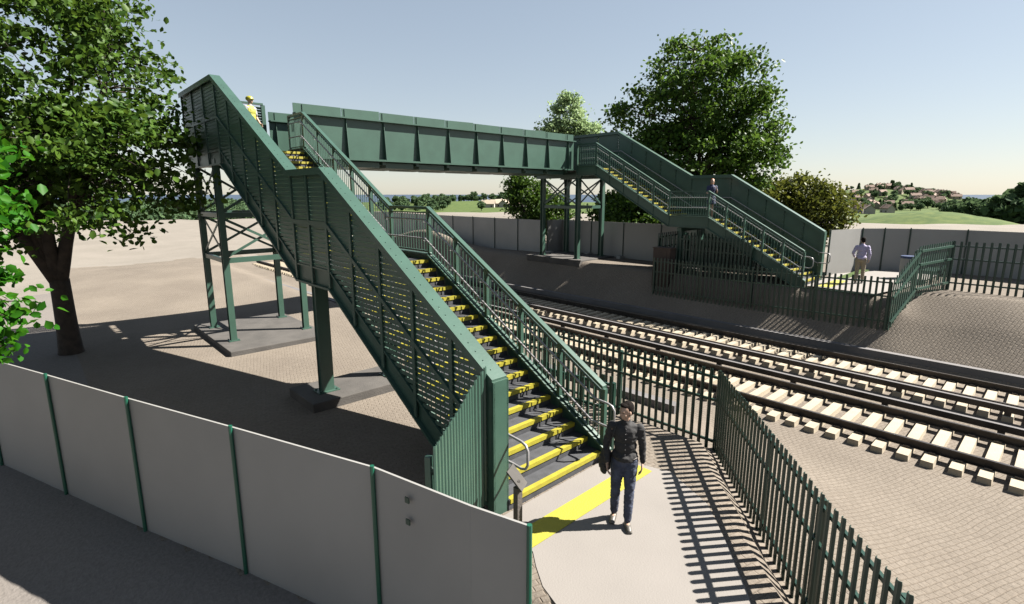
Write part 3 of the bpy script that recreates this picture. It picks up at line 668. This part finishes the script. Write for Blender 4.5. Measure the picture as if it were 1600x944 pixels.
def make_tree(name, label, base, fork, blobs, n_limb, n_clump, per, leaf, lm, bm, tr=.25, group=None, spread=.5, cat='tree', second=None, seed=1, lean=(0, 0), sub=.62):
    """blobs: (cx, cy, cz, rx, ry, rz, weight) relative to base; every leaf clump sits on a twig of its own"""
    global rng
    rng = np.random.default_rng(seed); rnd = random.Random(seed)
    t = thing(name, label, cat, base, group)
    B = Vector(base); top = B + Vector((lean[0], lean[1], fork)); b = MB()
    tp = bez(np.array(B) - np.array((0, 0, .3)), np.array(B + Vector((lean[0] * .1, lean[1] * .1, fork * .5))), np.array(top), 7)
    b.tube(tp, [tr * (1.45, 1.12, 1.0, .95, .92, .9, .88)[i] for i in range(7)], 12)
    W = np.array([x[6] for x in blobs], float); W /= W.sum()
    def sample(surface):
        k = rng.choice(len(blobs), p=W); v = rng.normal(size=3); v /= np.linalg.norm(v)
        r_ = rng.uniform(.45, 1.0) ** .5 if not surface else rng.uniform(.55, .8)
        x = blobs[k]; return np.array(base) + np.array(x[:3]) + v * np.array(x[3:6]) * r_
    limbs = []
    T = np.array(top)
    for i in range(n_limb):
        q = sample(True); mid = T + (q - T) * .45 + np.array((0, 0, .16 * np.linalg.norm(q - T))) + rng.normal(size=3) * .25
        pts = bez(T - np.array((0, 0, rnd.uniform(0, .12) * fork)), mid, q, 9); r0 = tr * sub
        b.tube(pts, [r0 * (1 - .88 * (j / 8)) ** .9 + .008 for j in range(9)], 7); limbs.append(pts)
    LP = np.array([p for l in limbs for p in l[2:]]); C = []
    for i in range(n_clump):
        q = sample(False); d = np.linalg.norm(LP - q, axis=1); p = LP[np.argmin(d + rng.uniform(0, .4, len(d)))]
        m_ = (p + q) / 2 + rng.normal(size=3) * .12 + np.array((0, 0, .1))
        b.tube(bez(p, m_, q, 4), [tr * .10, tr * .075, tr * .05, tr * .02], 4, cap=False)
        k = max(3, int(per * rng.uniform(.4, 1.5))); sc_ = spread * rng.uniform(.6, 1.25)
        off = rng.normal(size=(k, 3)) * sc_ * np.array((1, 1, .55)); C.append(q + off)
        tw = bez(p, m_, q, 4); k2 = k // 4; tt = rng.uniform(.4, 1, k2)[:, None]; C.append(p * (1 - tt) + q * tt + rng.normal(size=(k2, 3)) * sc_ * .4)
    b.build('trunk', M[bm], t, smooth=True)
    V, F = leaf_faces(np.concatenate(C), leaf); V = V - np.array(base)
    me = mesh_np('crown', V, F, M[lm]); o = bpy.data.objects.new('crown', me); col.objects.link(o); o.parent = t
    return t

make_tree('broadleaf_tree', 'large dark broadleaf tree with a forked trunk left of the near bridge tower', (-5.7, 14.6, -.35), 2.2,
          [(0, 0, 7.2, 3.7, 3.7, 3.1, 1.6), (.8, -1.8, 5.0, 2.7, 2.7, 1.9, .8), (1.6, -1.0, 6.2, 2.0, 2.0, 1.8, .5), (-2.6, -1.5, 5.2, 3.0, 3.2, 2.4, 1.0), (0, 0, 9.6, 2.6, 2.6, 2.0, .7), (-4, 0, 8.0, 3, 3, 3, .8)],
          11, 440, 60, .165, 'leafA', 'bark', .26, 'trees around the site', .33, seed=4, sub=.68)
make_tree('broadleaf_tree', 'bright green leafy branches reaching in from the left edge close to the camera', (-7.95, 4.95, -.62), 2.4,
          [(1.15, -1.75, 4.9, .62, .62, .85, 1.2), (1.25, -1.85, 3.7, .42, .42, .42, .5), (1.1, -1.75, 3.35, .34, .34, .22, .25), (.1, .1, 5.6, 1.3, 1.3, 1.1, .8), (1.1, -1.7, 3.15, .30, .30, .14, .18)],
          9, 150, 26, .105, 'leafB', 'bark', .13, 'trees around the site', .12, seed=9)
make_tree('broadleaf_tree', 'tall full crowned tree rising behind the far staircase', (23.6, 11.6, .9), 3.4,
          [(0, 0, 9.0, 3.3, 3.3, 3.3, 1.5), (-1.2, 2.2, 8.0, 2.4, 2.4, 2.2, .5), (1.0, -2.2, 7.2, 2.4, 2.4, 2.2, .6), (1.6, -2.5, 5.4, 2.0, 2.0, 2.0, .6), (-.4, 2.0, 4.8, 2.4, 2.4, 1.9, .6), (0, 0, 5.2, 3.6, 3.6, 2.4, .9), (.8, -2.6, 9.4, 1.6, 1.6, 1.4, .25)],
          14, 560, 46, .22, 'leafC', 'bark', .32, 'trees around the site', .40, seed=12)
make_tree('pine_tree', 'pale green tree standing alone beyond the far end of the bridge girder', (39.1, 35.1, -.6), 5.0,
          [(0, 0, 13.3, 1.7, 1.7, 2.3, 1), (-1.4, 1.2, 11, 1.5, 1.5, 1.7, .6), (1.5, -1.4, 11.0, 1.8, 1.8, 1.7, .8), (0, 0, 9, 3, 3, 1.6, .8)],
          10, 260, 40, .30, 'leafE', 'bark2', .28, 'trees around the site', .42, seed=21)
make_tree('leafy_tree', 'dark upright bushy tree behind the hoarding left of the far tower', (19.9, 21.6, .9), 1.0,
          [(0, 0, 2.6, 1.5, 1.5, 2.0, 1), (.8, -.8, 1.9, 1.7, 1.7, 1.6, .8), (-.5, .8, 3.9, .6, .6, .9, .25)],
          7, 210, 60, .17, 'leafA', 'bark', .16, 'trees around the site', .28, seed=31)
for i, (x, y, h, lab) in enumerate([(19.6, 12.6, 3.0, 'low dark tree filling the gap beneath the upper flight of the far stair'), (18.6, 9.2, 2.7, 'low dark tree behind the hoarding under the far mid landing'), (22.6, 15.6, 3.3, 'dark undergrowth tree behind the far tower legs')]):
    make_tree('leafy_tree', lab, (x, y, .9), .9, [(0, 0, h * .62, 2.0, 2.0, h * .45, 1), (.6, -1.2, h * .5, 1.5, 1.5, h * .35, .5)], 7, 170, 46, .20, 'leafA', 'bark', .15, 'trees around the site', .33, seed=40 + i)
make_tree('olive_tree', 'rounded olive green tree to the right of the far stair top', (30.6, 7.6, .6), 1.2,
          [(0, 0, 3.3, 1.9, 1.9, 1.5, 1), (.9, -1.2, 2.6, 1.5, 1.5, 1.3, .6), (-1.2, 1.6, 3.2, 1.6, 1.6, 1.4, .7), (.2, -.8, 1.5, 1.6, 1.6, .8, .3)],
          10, 240, 42, .21, 'leafD', 'bark', .22, 'trees around the site', .36, seed=51)
make_tree('olive_tree', 'lower olive green tree joining the tall tree beside the far stair', (28.6, 9.6, .7), 1.2,
          [(0, 0, 2.7, 1.8, 1.8, 1.4, 1), (1.2, -1.5, 2.2, 1.4, 1.4, 1.1, .5)],
          8, 220, 42, .21, 'leafD', 'bark', .2, 'trees around the site', .36, seed=52)

# ---------------------------------------------------------------- far trees, wood, village
def far_crown(seed, h, conifer=False):
    r_ = np.random.default_rng(seed); n = 260 if not conifer else 200
    v = r_.normal(size=(n, 3)); v /= np.linalg.norm(v, axis=1)[:, None]; v *= r_.uniform(.55, 1.05, n)[:, None]
    if conifer: zz = r_.uniform(.12, 1, n) ** 1.2; a = r_.uniform(0, 6.28, n); rad = (1 - zz) * .22 * h + .03 * h; c = np.stack([np.cos(a) * rad, np.sin(a) * rad, zz * h], 1)
    else:
        c = v * np.array((.40, .40, .36)) * h + np.array((0, 0, .60 * h)); c[:, :2] += (np.sin(c[:, 2:3] * 1.7 + seed) * .08 * h)
    return c
FARM = []
for i in range(5):
    con = i == 4; h = 8.0; c = far_crown(60 + i, h, con); rng = np.random.default_rng(70 + i)
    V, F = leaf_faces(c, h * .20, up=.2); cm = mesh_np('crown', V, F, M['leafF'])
    tm = MB().tube([(0, 0, -1), (0, 0, h * .55)], [.28, .14], 6).mesh('trunk', M['bark'])
    FARM.append((cm, tm))
def landz(p):
    v = p - Vector((CAM.x, CAM.y, 0)); d = v.dot(FW); s_ = v.dot(RT); return float(land(np.array(d), np.array(s_)))
rf = random.Random(5)
def far_tree(px, d, sc, label, group, name='distant_tree'):
    p = at(px, d); p.z = landz(p) - .2; k = rf.randrange(4) if rf.random() < .8 else 4; cm, tm = FARM[k]
    t = bpy.data.objects.new(name, None); col.objects.link(t); t.location = p; t.rotation_euler = (0, 0, rf.uniform(0, 6.28)); s1 = sc * rf.uniform(.8, 1.2); t.scale = (s1, s1, s1 * rf.uniform(.85, 1.15))
    tag(t, label, 'tree', group)
    for nm, me in (('crown', cm), ('trunk', tm)):
        o = bpy.data.objects.new(nm, me); col.objects.link(o); o.parent = t
for i in range(46): far_tree(rf.uniform(596, 700) , rf.uniform(330, 520), rf.uniform(.75, 1.1), 'distant tree of the dark grove left of the green field', 'trees of the grove by the green field')
for i in range(40): far_tree(rf.uniform(690, 812), rf.uniform(600, 660), rf.uniform(.9, 1.25), 'distant tree in the row on the skyline above the green field', 'trees of the row above the green field')
far_tree(752, 330, .75, 'single dark bush in the middle of the distant green field', None)
for i in range(130):
    px = rf.uniform(1322, 1492); far_tree(px, rf.uniform(440, 660), rf.uniform(.6, 1.1), 'distant tree among the houses of the hill village', 'trees in the hill village')
for i in range(10): far_tree(rf.uniform(1395, 1440), rf.uniform(645, 690), 1.2, 'distant tree on the rounded top of the village hill', 'trees on the hill top')
for i in range(30):
    u = rf.random(); far_tree(1478 + u * 100, 330 - u * 60 + rf.uniform(-20, 20), 1.0 + .35 * u, 'dark distant tree of the belt running down beside the meadow', 'trees of the dark belt by the meadow')
for i in range(34):
    px = rf.uniform(1545, 1690); far_tree(px, rf.uniform(210, 260), rf.uniform(1.3, 1.7) * min(1.25, .55 + (px - 1545) / 75), 'tall dark distant tree at the right edge beyond the meadow', 'tall trees beyond the meadow')
# far-off wood on the left reads as one mass
rng = np.random.default_rng(3); C = []
for i in range(1500):
    px = rng.uniform(-250, 560); d = rng.uniform(190, 560); p = at(px, d); z = landz(p); h = rng.uniform(5.5, 8.5) * (.62 + .38 * min(1, (d - 150) / 300))
    v = rng.normal(size=(56, 3)); v /= np.linalg.norm(v, axis=1)[:, None]
    C.append(v * np.array((.42, .42, .45)) * h + np.array((p.x, p.y, z + h * .5)))
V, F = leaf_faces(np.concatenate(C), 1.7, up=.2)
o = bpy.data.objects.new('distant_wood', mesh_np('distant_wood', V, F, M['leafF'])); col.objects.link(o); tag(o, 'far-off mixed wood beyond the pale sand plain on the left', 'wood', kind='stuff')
# houses
def house(px, d, w_, l_, h, rz, wall, roof, label, group):
    p = at(px, d); p.z = landz(p) - .6; t = thing('house', label, 'house', p, group)
    Mz = Matrix.Rotation(rz, 3, 'Z'); f = lambda x, y, z: tuple(p + Mz @ Vector((x, y, z)))
    b = MB(); b.add([f(-l_/2, -w_/2, 0), f(l_/2, -w_/2, 0), f(l_/2, w_/2, 0), f(-l_/2, w_/2, 0), f(-l_/2, -w_/2, h), f(l_/2, -w_/2, h), f(l_/2, w_/2, h), f(-l_/2, w_/2, h), f(-l_/2, 0, h + w_ * .42), f(l_/2, 0, h + w_ * .42)],
                    [(0, 1, 5, 4), (1, 2, 6, 9, 5), (2, 3, 7, 6), (3, 0, 4, 8, 7), (4, 5, 9, 8), (6, 7, 8, 9), (3, 2, 1, 0)]); b.build('wall', M[wall], t)
    b = MB(); e = .5; rh = h + w_ * .42 + .12
    for s in (-1, 1): b.add([f(-l_/2 - e, s * (w_/2 + e), h - e * .84 + .12), f(l_/2 + e, s * (w_/2 + e), h - e * .84 + .12), f(l_/2 + e, 0, rh), f(-l_/2 - e, 0, rh), f(-l_/2 - e, s * (w_/2 + e), h - e * .84 + .37), f(l_/2 + e, s * (w_/2 + e), h - e * .84 + .37), f(l_/2 + e, 0, rh + .25), f(-l_/2 - e, 0, rh + .25)],
                             [(0, 1, 2, 3), (4, 5, 6, 7), (0, 1, 5, 4), (0, 3, 7, 4), (1, 2, 6, 5), (2, 3, 7, 6)])
    rr = b.build('roof', M[roof], t)
    c = p + Mz @ Vector((l_ * .3, 0, rh + .3)); MB().box(c, (.7, .7, 1.4), rz).build('chimney', M[wall], rr)
    for s in (-1, 1):
        for x in (-l_ * .28, l_ * .28):
            for z in ((1.5, 4.0) if h > 4.5 else (1.6,)): MB().box(p + Mz @ Vector((x, s * (w_/2 + .03), z)), (1.1, .08, 1.3), rz).build('window', M['glass'], t)
for i in range(62):
    u = rf.random(); px = 1332 + u * 166; d = rf.uniform(470, 650) if u < .55 else rf.uniform(500, 600)
    house(px, d, 5.4, rf.uniform(6.5, 9.5), rf.uniform(3.2, 4.6), rf.uniform(0, 3.14), rf.choice(['wallw', 'wallc', 'wallc']), 'tile', 'small red roofed house of the distant hill village', 'houses of the hill village')
for px, d, lab in ((1348, 360, 'cream house with red roof at the left foot of the village hill'), (1362, 350, 'white house below the village beside the cream house'), (1390, 380, 'white house with a red roof standing apart in the meadow'), (1481, 470, 'lone white house at the right end of the village')):
    house(px, d, 5.5, 7.5, 3.9, rf.uniform(.3, 1.2), 'wallw', 'tile', lab, None)
for i, px in enumerate((763, 772, 780, 789, 797, 806, 813)):
    house(px, 395 + 9 * (i % 3), 6, rf.uniform(8, 11), 3.4, rf.uniform(0, 3.1), 'wallw', 'wallc' if i < 6 else 'tile', 'pale low distant house in the row at the edge of the green field', 'pale houses by the green field')

# ---------------------------------------------------------------- people
dg = None
def solid(name, b, m, parent, org, voxel, smooth=3, wrinkle=0, wscale=9, seed=0, Mx=None):
    """fuse the pieces collected in b into one continuous surface"""
    global dg
    me = b.mesh(name, M[m]); o = bpy.data.objects.new(name, me); col.objects.link(o)
    r_ = o.modifiers.new('r', 'REMESH'); r_.mode = 'VOXEL'; r_.voxel_size = voxel
    if smooth: s_ = o.modifiers.new('s', 'SMOOTH'); s_.iterations = smooth; s_.factor = .6
    dg = bpy.context.evaluated_depsgraph_get(); new = bpy.data.meshes.new_from_object(o.evaluated_get(dg)); new.name = name
    bpy.data.objects.remove(o)
    n = len(new.vertices); co = np.empty(n * 3, np.float32); new.vertices.foreach_get('co', co); co = co.reshape(-1, 3)
    if wrinkle:
        no = np.empty(n * 3, np.float32); new.vertices.foreach_get('normal', no); no = no.reshape(-1, 3)
        w_ = np.array([noise.noise(Vector((p[0] * wscale, p[1] * wscale, p[2] * wscale * 1.8 + seed))) for p in co.tolist()])
        w_ = (1 - np.abs(w_) * 2.2); co = co + no * (w_ * wrinkle)[:, None].astype(np.float32)
    if Mx is not None: A = np.array(Mx.to_3x3(), np.float32); co = co @ A.T
    new.vertices.foreach_set('co', co.ravel())
    if Mx is not None and Mx.determinant() < 0: new.flip_normals()
    new.materials.clear(); new.materials.append(M[m]); new.polygons.foreach_set('use_smooth', [True] * len(new.polygons)); new.update()
    ob = bpy.data.objects.new(name, new); col.objects.link(ob); ob.parent = parent; return ob
def chain(b, pts, rs, n=12):
    """tapered limb: rings plus joint balls"""
    pts = [Vector(p) for p in pts]; P = []; Rr = []
    for i in range(len(pts) - 1):
        for k in range(5):
            t_ = k / 5; P.append(pts[i].lerp(pts[i + 1], t_)); Rr.append(rs[i] * (1 - t_) + rs[i + 1] * t_)
    P.append(pts[-1]); Rr.append(rs[-1]); b.tube(P, Rr, n)
    for p, r_ in zip(pts, rs): b.ell(p, (r_, r_, r_), nu=n, nv=8)
def person(label, loc, heading, arms, legs, look=0, tilt=0, top='shirt', bottom='jeans', hair='hair', voxel=.012, scale=1., female=False, extra=None, vneck=True, short=False):
    """local frame: x = the person's left, y = forward, z up; built 1.78 m tall"""
    t = thing('person', label, 'person', loc); Mx = Matrix.Rotation(heading, 3, 'Z') @ Matrix.Diagonal(Vector((-1, 1, 1))) * scale
    kw = dict(parent=t, org=loc, Mx=Mx)
    sw = .165 if female else .188
    # body
    b = MB()
    b.ell((0, .0, 1.02), (.155, .105, .14)); b.ell((0, .0, 1.17), (.14, .10, .16)); b.ell((0, .005, 1.33), (.165, .115, .18)); b.ell((0, -.005, 1.42), (sw - .05, .07, .06))
    chain(b, [(0, -.01, 1.45), (0, .005, 1.53), (0, .012, 1.58)], [.06, .054, .052])
    Hd = Matrix.Translation((0, .015, 1.575)) @ Matrix.Rotation(look, 4, 'Z') @ Matrix.Rotation(tilt, 4, 'X'); H3 = Hd.to_3x3()
    hp = lambda x, y, z: Hd @ Vector((x, y, z))
    b.ell(hp(0, -.005, .115), (.074, .094, .098), H3, 16, 12); b.ell(hp(0, .028, .055), (.056, .062, .068), H3, 14, 10); b.ell(hp(0, .062, .012), (.026, .022, .020), H3)
    b.ell(hp(0, .092, .075), (.012, .022, .026), H3); b.ell(hp(0, .104, .060), (.016, .012, .010), H3)
    b.ell(hp(0, .080, .118), (.052, .016, .010), H3); b.ell(hp(0, .084, .030), (.024, .010, .009), H3)
    for s in (-1, 1): b.ell(hp(s * .076, -.006, .078), (.012, .020, .032), H3); b.ell(hp(s * .040, .058, .060), (.022, .02, .02), H3)
    for s, (el, wr, fi) in arms.items():
        sh = Vector((s * sw, -.01, 1.425)); el, wr, fi = Vector(el), Vector(wr), Vector(fi)
        chain(b, [sh, sh.lerp(el, .5), el, el.lerp(wr, .35), wr], [.055, .047, .037, .038, .026])
        d = (fi - wr).normalized(); sd_ = Vector((0, 1, 0)) - d * d.y
        if sd_.length < .2: sd_ = Vector((0, 0, 1)) - d * d.z
        sd_.normalize(); nrm = d.cross(sd_).normalized() * (-s)
        A = Matrix((sd_, d, nrm)).transposed(); pc = wr + d * .05; b.ell(pc, (.038, .052, .016), A)
        inward = Vector((-s, 0, 0))
        for k, (o_, ln) in enumerate(((.028, .070), (.010, .080), (-.009, .074), (-.027, .058))):
            p0 = wr + d * .085 + sd_ * o_; p1 = p0 + d * ln * .5 + inward * .006; p2 = p1 + d * ln * .35 + inward * .016; p3 = p2 + d * ln * .2 + inward * .018
            chain(b, [p0 - d * .02, p0, p1, p2, p3], [.0095, .0095, .0088, .008, .007], 8)
        q0 = wr + d * .03 + sd_ * .030; q1 = q0 + d * .035 + sd_ * .024; q2 = q1 + d * .032 + sd_ * .006 + inward * .006
        chain(b, [q0, q1, q2], [.013, .011, .0085], 8)
    for s, (kn, an, yaw_) in legs.items():
        hip = Vector((s * .085, 0, .96)); kn, an = Vector(kn), Vector(an)
        chain(b, [hip, hip.lerp(kn, .5), kn, kn.lerp(an, .3), an], [.088, .073, .054, .055, .038])
        f = Vector((math.sin(yaw_), math.cos(yaw_), 0)); b.ell(an + f * .05 + Vector((0, 0, -.055)), (.04, .11, .032), Matrix.Rotation(-yaw_, 3, 'Z'))
    solid('body', b, 'skin', voxel=voxel * .62, smooth=2, **kw)
    # hair
    b = MB(); b.ell(hp(0, -.034, .136), (.082, .090, .092), H3, 18, 12)
    if female: b.ell(hp(0, -.06, .02), (.075, .055, .12), H3)
    else:
        b.ell(hp(0, -.045, .085), (.078, .075, .075), H3); b.ell(hp(0, .035, .188), (.060, .045, .026), H3)
    if hair: solid('hair', b, hair, voxel=voxel * .8, smooth=2, wrinkle=.004, wscale=40, **kw)
    for s in (-1, 1): MB().ell(hp(s * .030, .084, .098), (.012, .006, .006), H3, 8, 6).build('x', M['eye'])
    for s in (-1, 1):
        o = bpy.data.objects['x' if s == -1 else 'x.001']; me = o.data; bpy.data.objects.remove(o); me.transform(Mx.to_4x4()); oo = bpy.data.objects.new('eye', me); col.objects.link(oo); oo.parent = t
    # top
    b = MB(); z0_ = .97
    b.ell((0, .0, 1.03), (.176, .127, .09)); b.tube([(0, 0, .965), (0, 0, 1.03)], [.150, .150], 18); b.ell((0, .0, 1.17), (.155, .115, .17)); b.ell((0, .006, 1.33), (.172, .122, .18)); b.ell((0, -.005, 1.425), (sw - .004, .092, .080)); b.ell((0, -.01, 1.455), (.115, .075, .06))
    chain(b, [(0, -.008, 1.46), (0, .004, 1.515)], [.072, .064])
    for s, (el, wr, fi) in arms.items():
        sh = Vector((s * sw, -.01, 1.425)); el, wr = Vector(el), Vector(wr)
        if short: chain(b, [sh, sh.lerp(el, .62)], [.070, .062])
        else: chain(b, [sh, sh.lerp(el, .5), el, el.lerp(wr, .35), el.lerp(wr, .93)], [.061, .056, .048, .045, .034])
    solid('shirt' if not female else 'dress', b, top, voxel=voxel, smooth=3, wrinkle=.009, wscale=11, **kw)
    # bottom
    b = MB()
    if bottom:
        b.ell((0, 0, .985), (.165, .117, .10)); b.ell((0, -.02, .93), (.155, .115, .10))
        for s, (kn, an, yaw_) in legs.items():
            hip = Vector((s * .085, 0, .94)); kn, an = Vector(kn), Vector(an)
            chain(b, [hip, hip.lerp(kn, .5), kn, kn.lerp(an, .35), an + Vector((0, 0, .015))], [.099, .083, .066, .064, .053])
        solid('trousers', b, bottom, voxel=voxel, smooth=3, wrinkle=.008, wscale=12, seed=5, **kw)
        b = MB(); P = [(math.cos(a) * .170, math.sin(a) * .121, 1.005) for a in np.linspace(0, 2 * math.pi, 25)]; b.tube(P, .017, 6)
        solid('belt', b, 'belt', voxel=.010, smooth=1, **kw)
    else:
        b.ell((0, 0, .95), (.17, .125, .13)); b.tube([(0, 0, 1.0), (0, 0, .80), (0, 0, .66)], [.155, .185, .20], 16); solid('skirt', b, top, voxel=voxel, smooth=3, wrinkle=.008, **kw)
    for s, (kn, an, yaw_) in legs.items():
        b = MB(); an = Vector(an); f = Vector((math.sin(yaw_), math.cos(yaw_), 0)); A = Matrix.Rotation(-yaw_, 3, 'Z')
        b.ell(an + f * -.01 + Vector((0, 0, -.035)), (.043, .052, .055), A); b.ell(an + f * .07 + Vector((0, 0, -.060)), (.046, .095, .036), A); b.ell(an + f * .13 + Vector((0, 0, -.068)), (.042, .060, .028), A)
        b.box(an + f * .055 + Vector((0, 0, -.089)), (.082, .27, .018), M_=A)
        solid('shoe', b, 'shoe' if not female else 'skin', voxel=.011, smooth=2, **kw)
    if extra: extra(t, kw)
    return t
toCam = math.atan2(CAM.x + 1.1, -(CAM.y + 1.34))        # heading that faces the camera
def coat(t, kw):
    b = MB(); chain(b, [(-.27, -.03, 1.05), (-.29, -.045, .93), (-.29, -.05, .80), (-.275, -.05, .72)], [.03, .055, .06, .045]); chain(b, [(-.22, -.05, 1.0), (-.24, -.06, .78)], [.04, .05])
    solid('folded_coat', b, 'bag', voxel=.012, smooth=2, wrinkle=.012, wscale=14, **kw)
    b = MB().tube([(-.12, .06, 1.49), (-.16, .11, 1.36), (-.20, .115, 1.2), (-.24, .06, 1.08)], .010, 6); solid('strap', b, 'black', voxel=.008, smooth=1, **kw)
    b = MB()
    for z in np.arange(1.08, 1.46, .075): b.ell((0.005, .128 + .01 * math.sin((z - 1) * 6), z), (.006, .004, .006))
    o = b.build('buttons', M['steel']); me = o.data; bpy.data.objects.remove(o); me.transform(kw['Mx'].to_4x4()); o = bpy.data.objects.new('buttons', me); col.objects.link(o); o.parent = t
person('man in black shirt and blue jeans walking toward the camera at the stair foot', (-1.03, -1.17, .006), toCam + math.pi + .0 if False else math.atan2(-(CAM.x + 1.1), (CAM.y + 1.32)) , 
       {-1: ((-.255, -.02, 1.16), (-.235, .10, .93), (-.215, .16, .80)), 1: ((.235, -.05, 1.15), (.245, -.02, .92), (.235, .02, .78))},
       {-1: ((-.105, .02, .52), (-.115, -.07, .105), -.10), 1: ((.085, .06, .52), (.075, .10, .100), .22)},
       look=.75, tilt=-.12, voxel=.0125, scale=.92, extra=coat)
person('man in a lilac shirt and beige trousers walking away on the far platform', (15.2, .35, 1.088), math.atan2(-(1.0), .15),
       {-1: ((-.26, -.06, 1.17), (-.25, .03, .95), (-.24, .08, .82)), 1: ((.28, -.05, 1.18), (.24, .10, 1.02), (.16, .17, .97))},
       {-1: ((-.10, .06, .52), (-.10, .12, .10), 0), 1: ((.09, .0, .52), (.09, -.12, .105), 0)}, look=-.3, tilt=-.3, top='lilac', bottom='beige', voxel=.016, scale=.91)
person('woman in a dark blue dress with ginger hair standing on the far mid landing', (14.65, 5.75, 3.205), math.atan2(.75, -.65),
       {-1: ((-.22, .03, 1.17), (-.15, .17, 1.10), (-.06, .22, 1.12)), 1: ((.22, .0, 1.17), (.17, .18, 1.30), (.10, .20, 1.42))},
       {-1: ((-.075, .03, .52), (-.07, .02, .10), 0), 1: ((.075, .0, .52), (.08, -.03, .10), 0)}, look=.1, tilt=0, top='navy', bottom=None, hair='ginger', voxel=.016, female=True, short=True, scale=.90)
def hat(t, kw):
    b = MB(); b.ell((0, .0, 1.715), (.105, .125, .085), None, 18, 12); b.ell((0, .06, 1.69), (.09, .11, .014)); solid('helmet', b, 'helmet', voxel=.012, smooth=2, **kw)
    b = MB(); b.ell((0, 0, 1.17), (.172, .130, .19)); b.ell((0, .0, 1.33), (.19, .14, .17)); b.ell((0, 0, 1.05), (.185, .135, .1)); b.ell((0, -.005, 1.43), (.16, .105, .085)); solid('hi_vis_vest', b, 'hivis', voxel=.016, smooth=3, wrinkle=.008, wscale=12, **kw)
person('worker in yellow helmet and hi-vis vest standing on the near upper landing', (-.75, 12.9, DECK + .005), math.atan2(-.5, -.8),
       {-1: ((-.27, -.05, 1.17), (-.26, .04, .95), (-.25, .08, .82)), 1: ((.27, -.02, 1.17), (.27, .10, .98), (.27, .18, .88))},
       {-1: ((-.10, .02, .52), (-.11, .0, .10), 0), 1: ((.10, .02, .52), (.11, .0, .10), 0)}, look=-.2, top='tee', bottom='hivis', hair=None, voxel=.016, extra=hat, short=True, scale=.95)
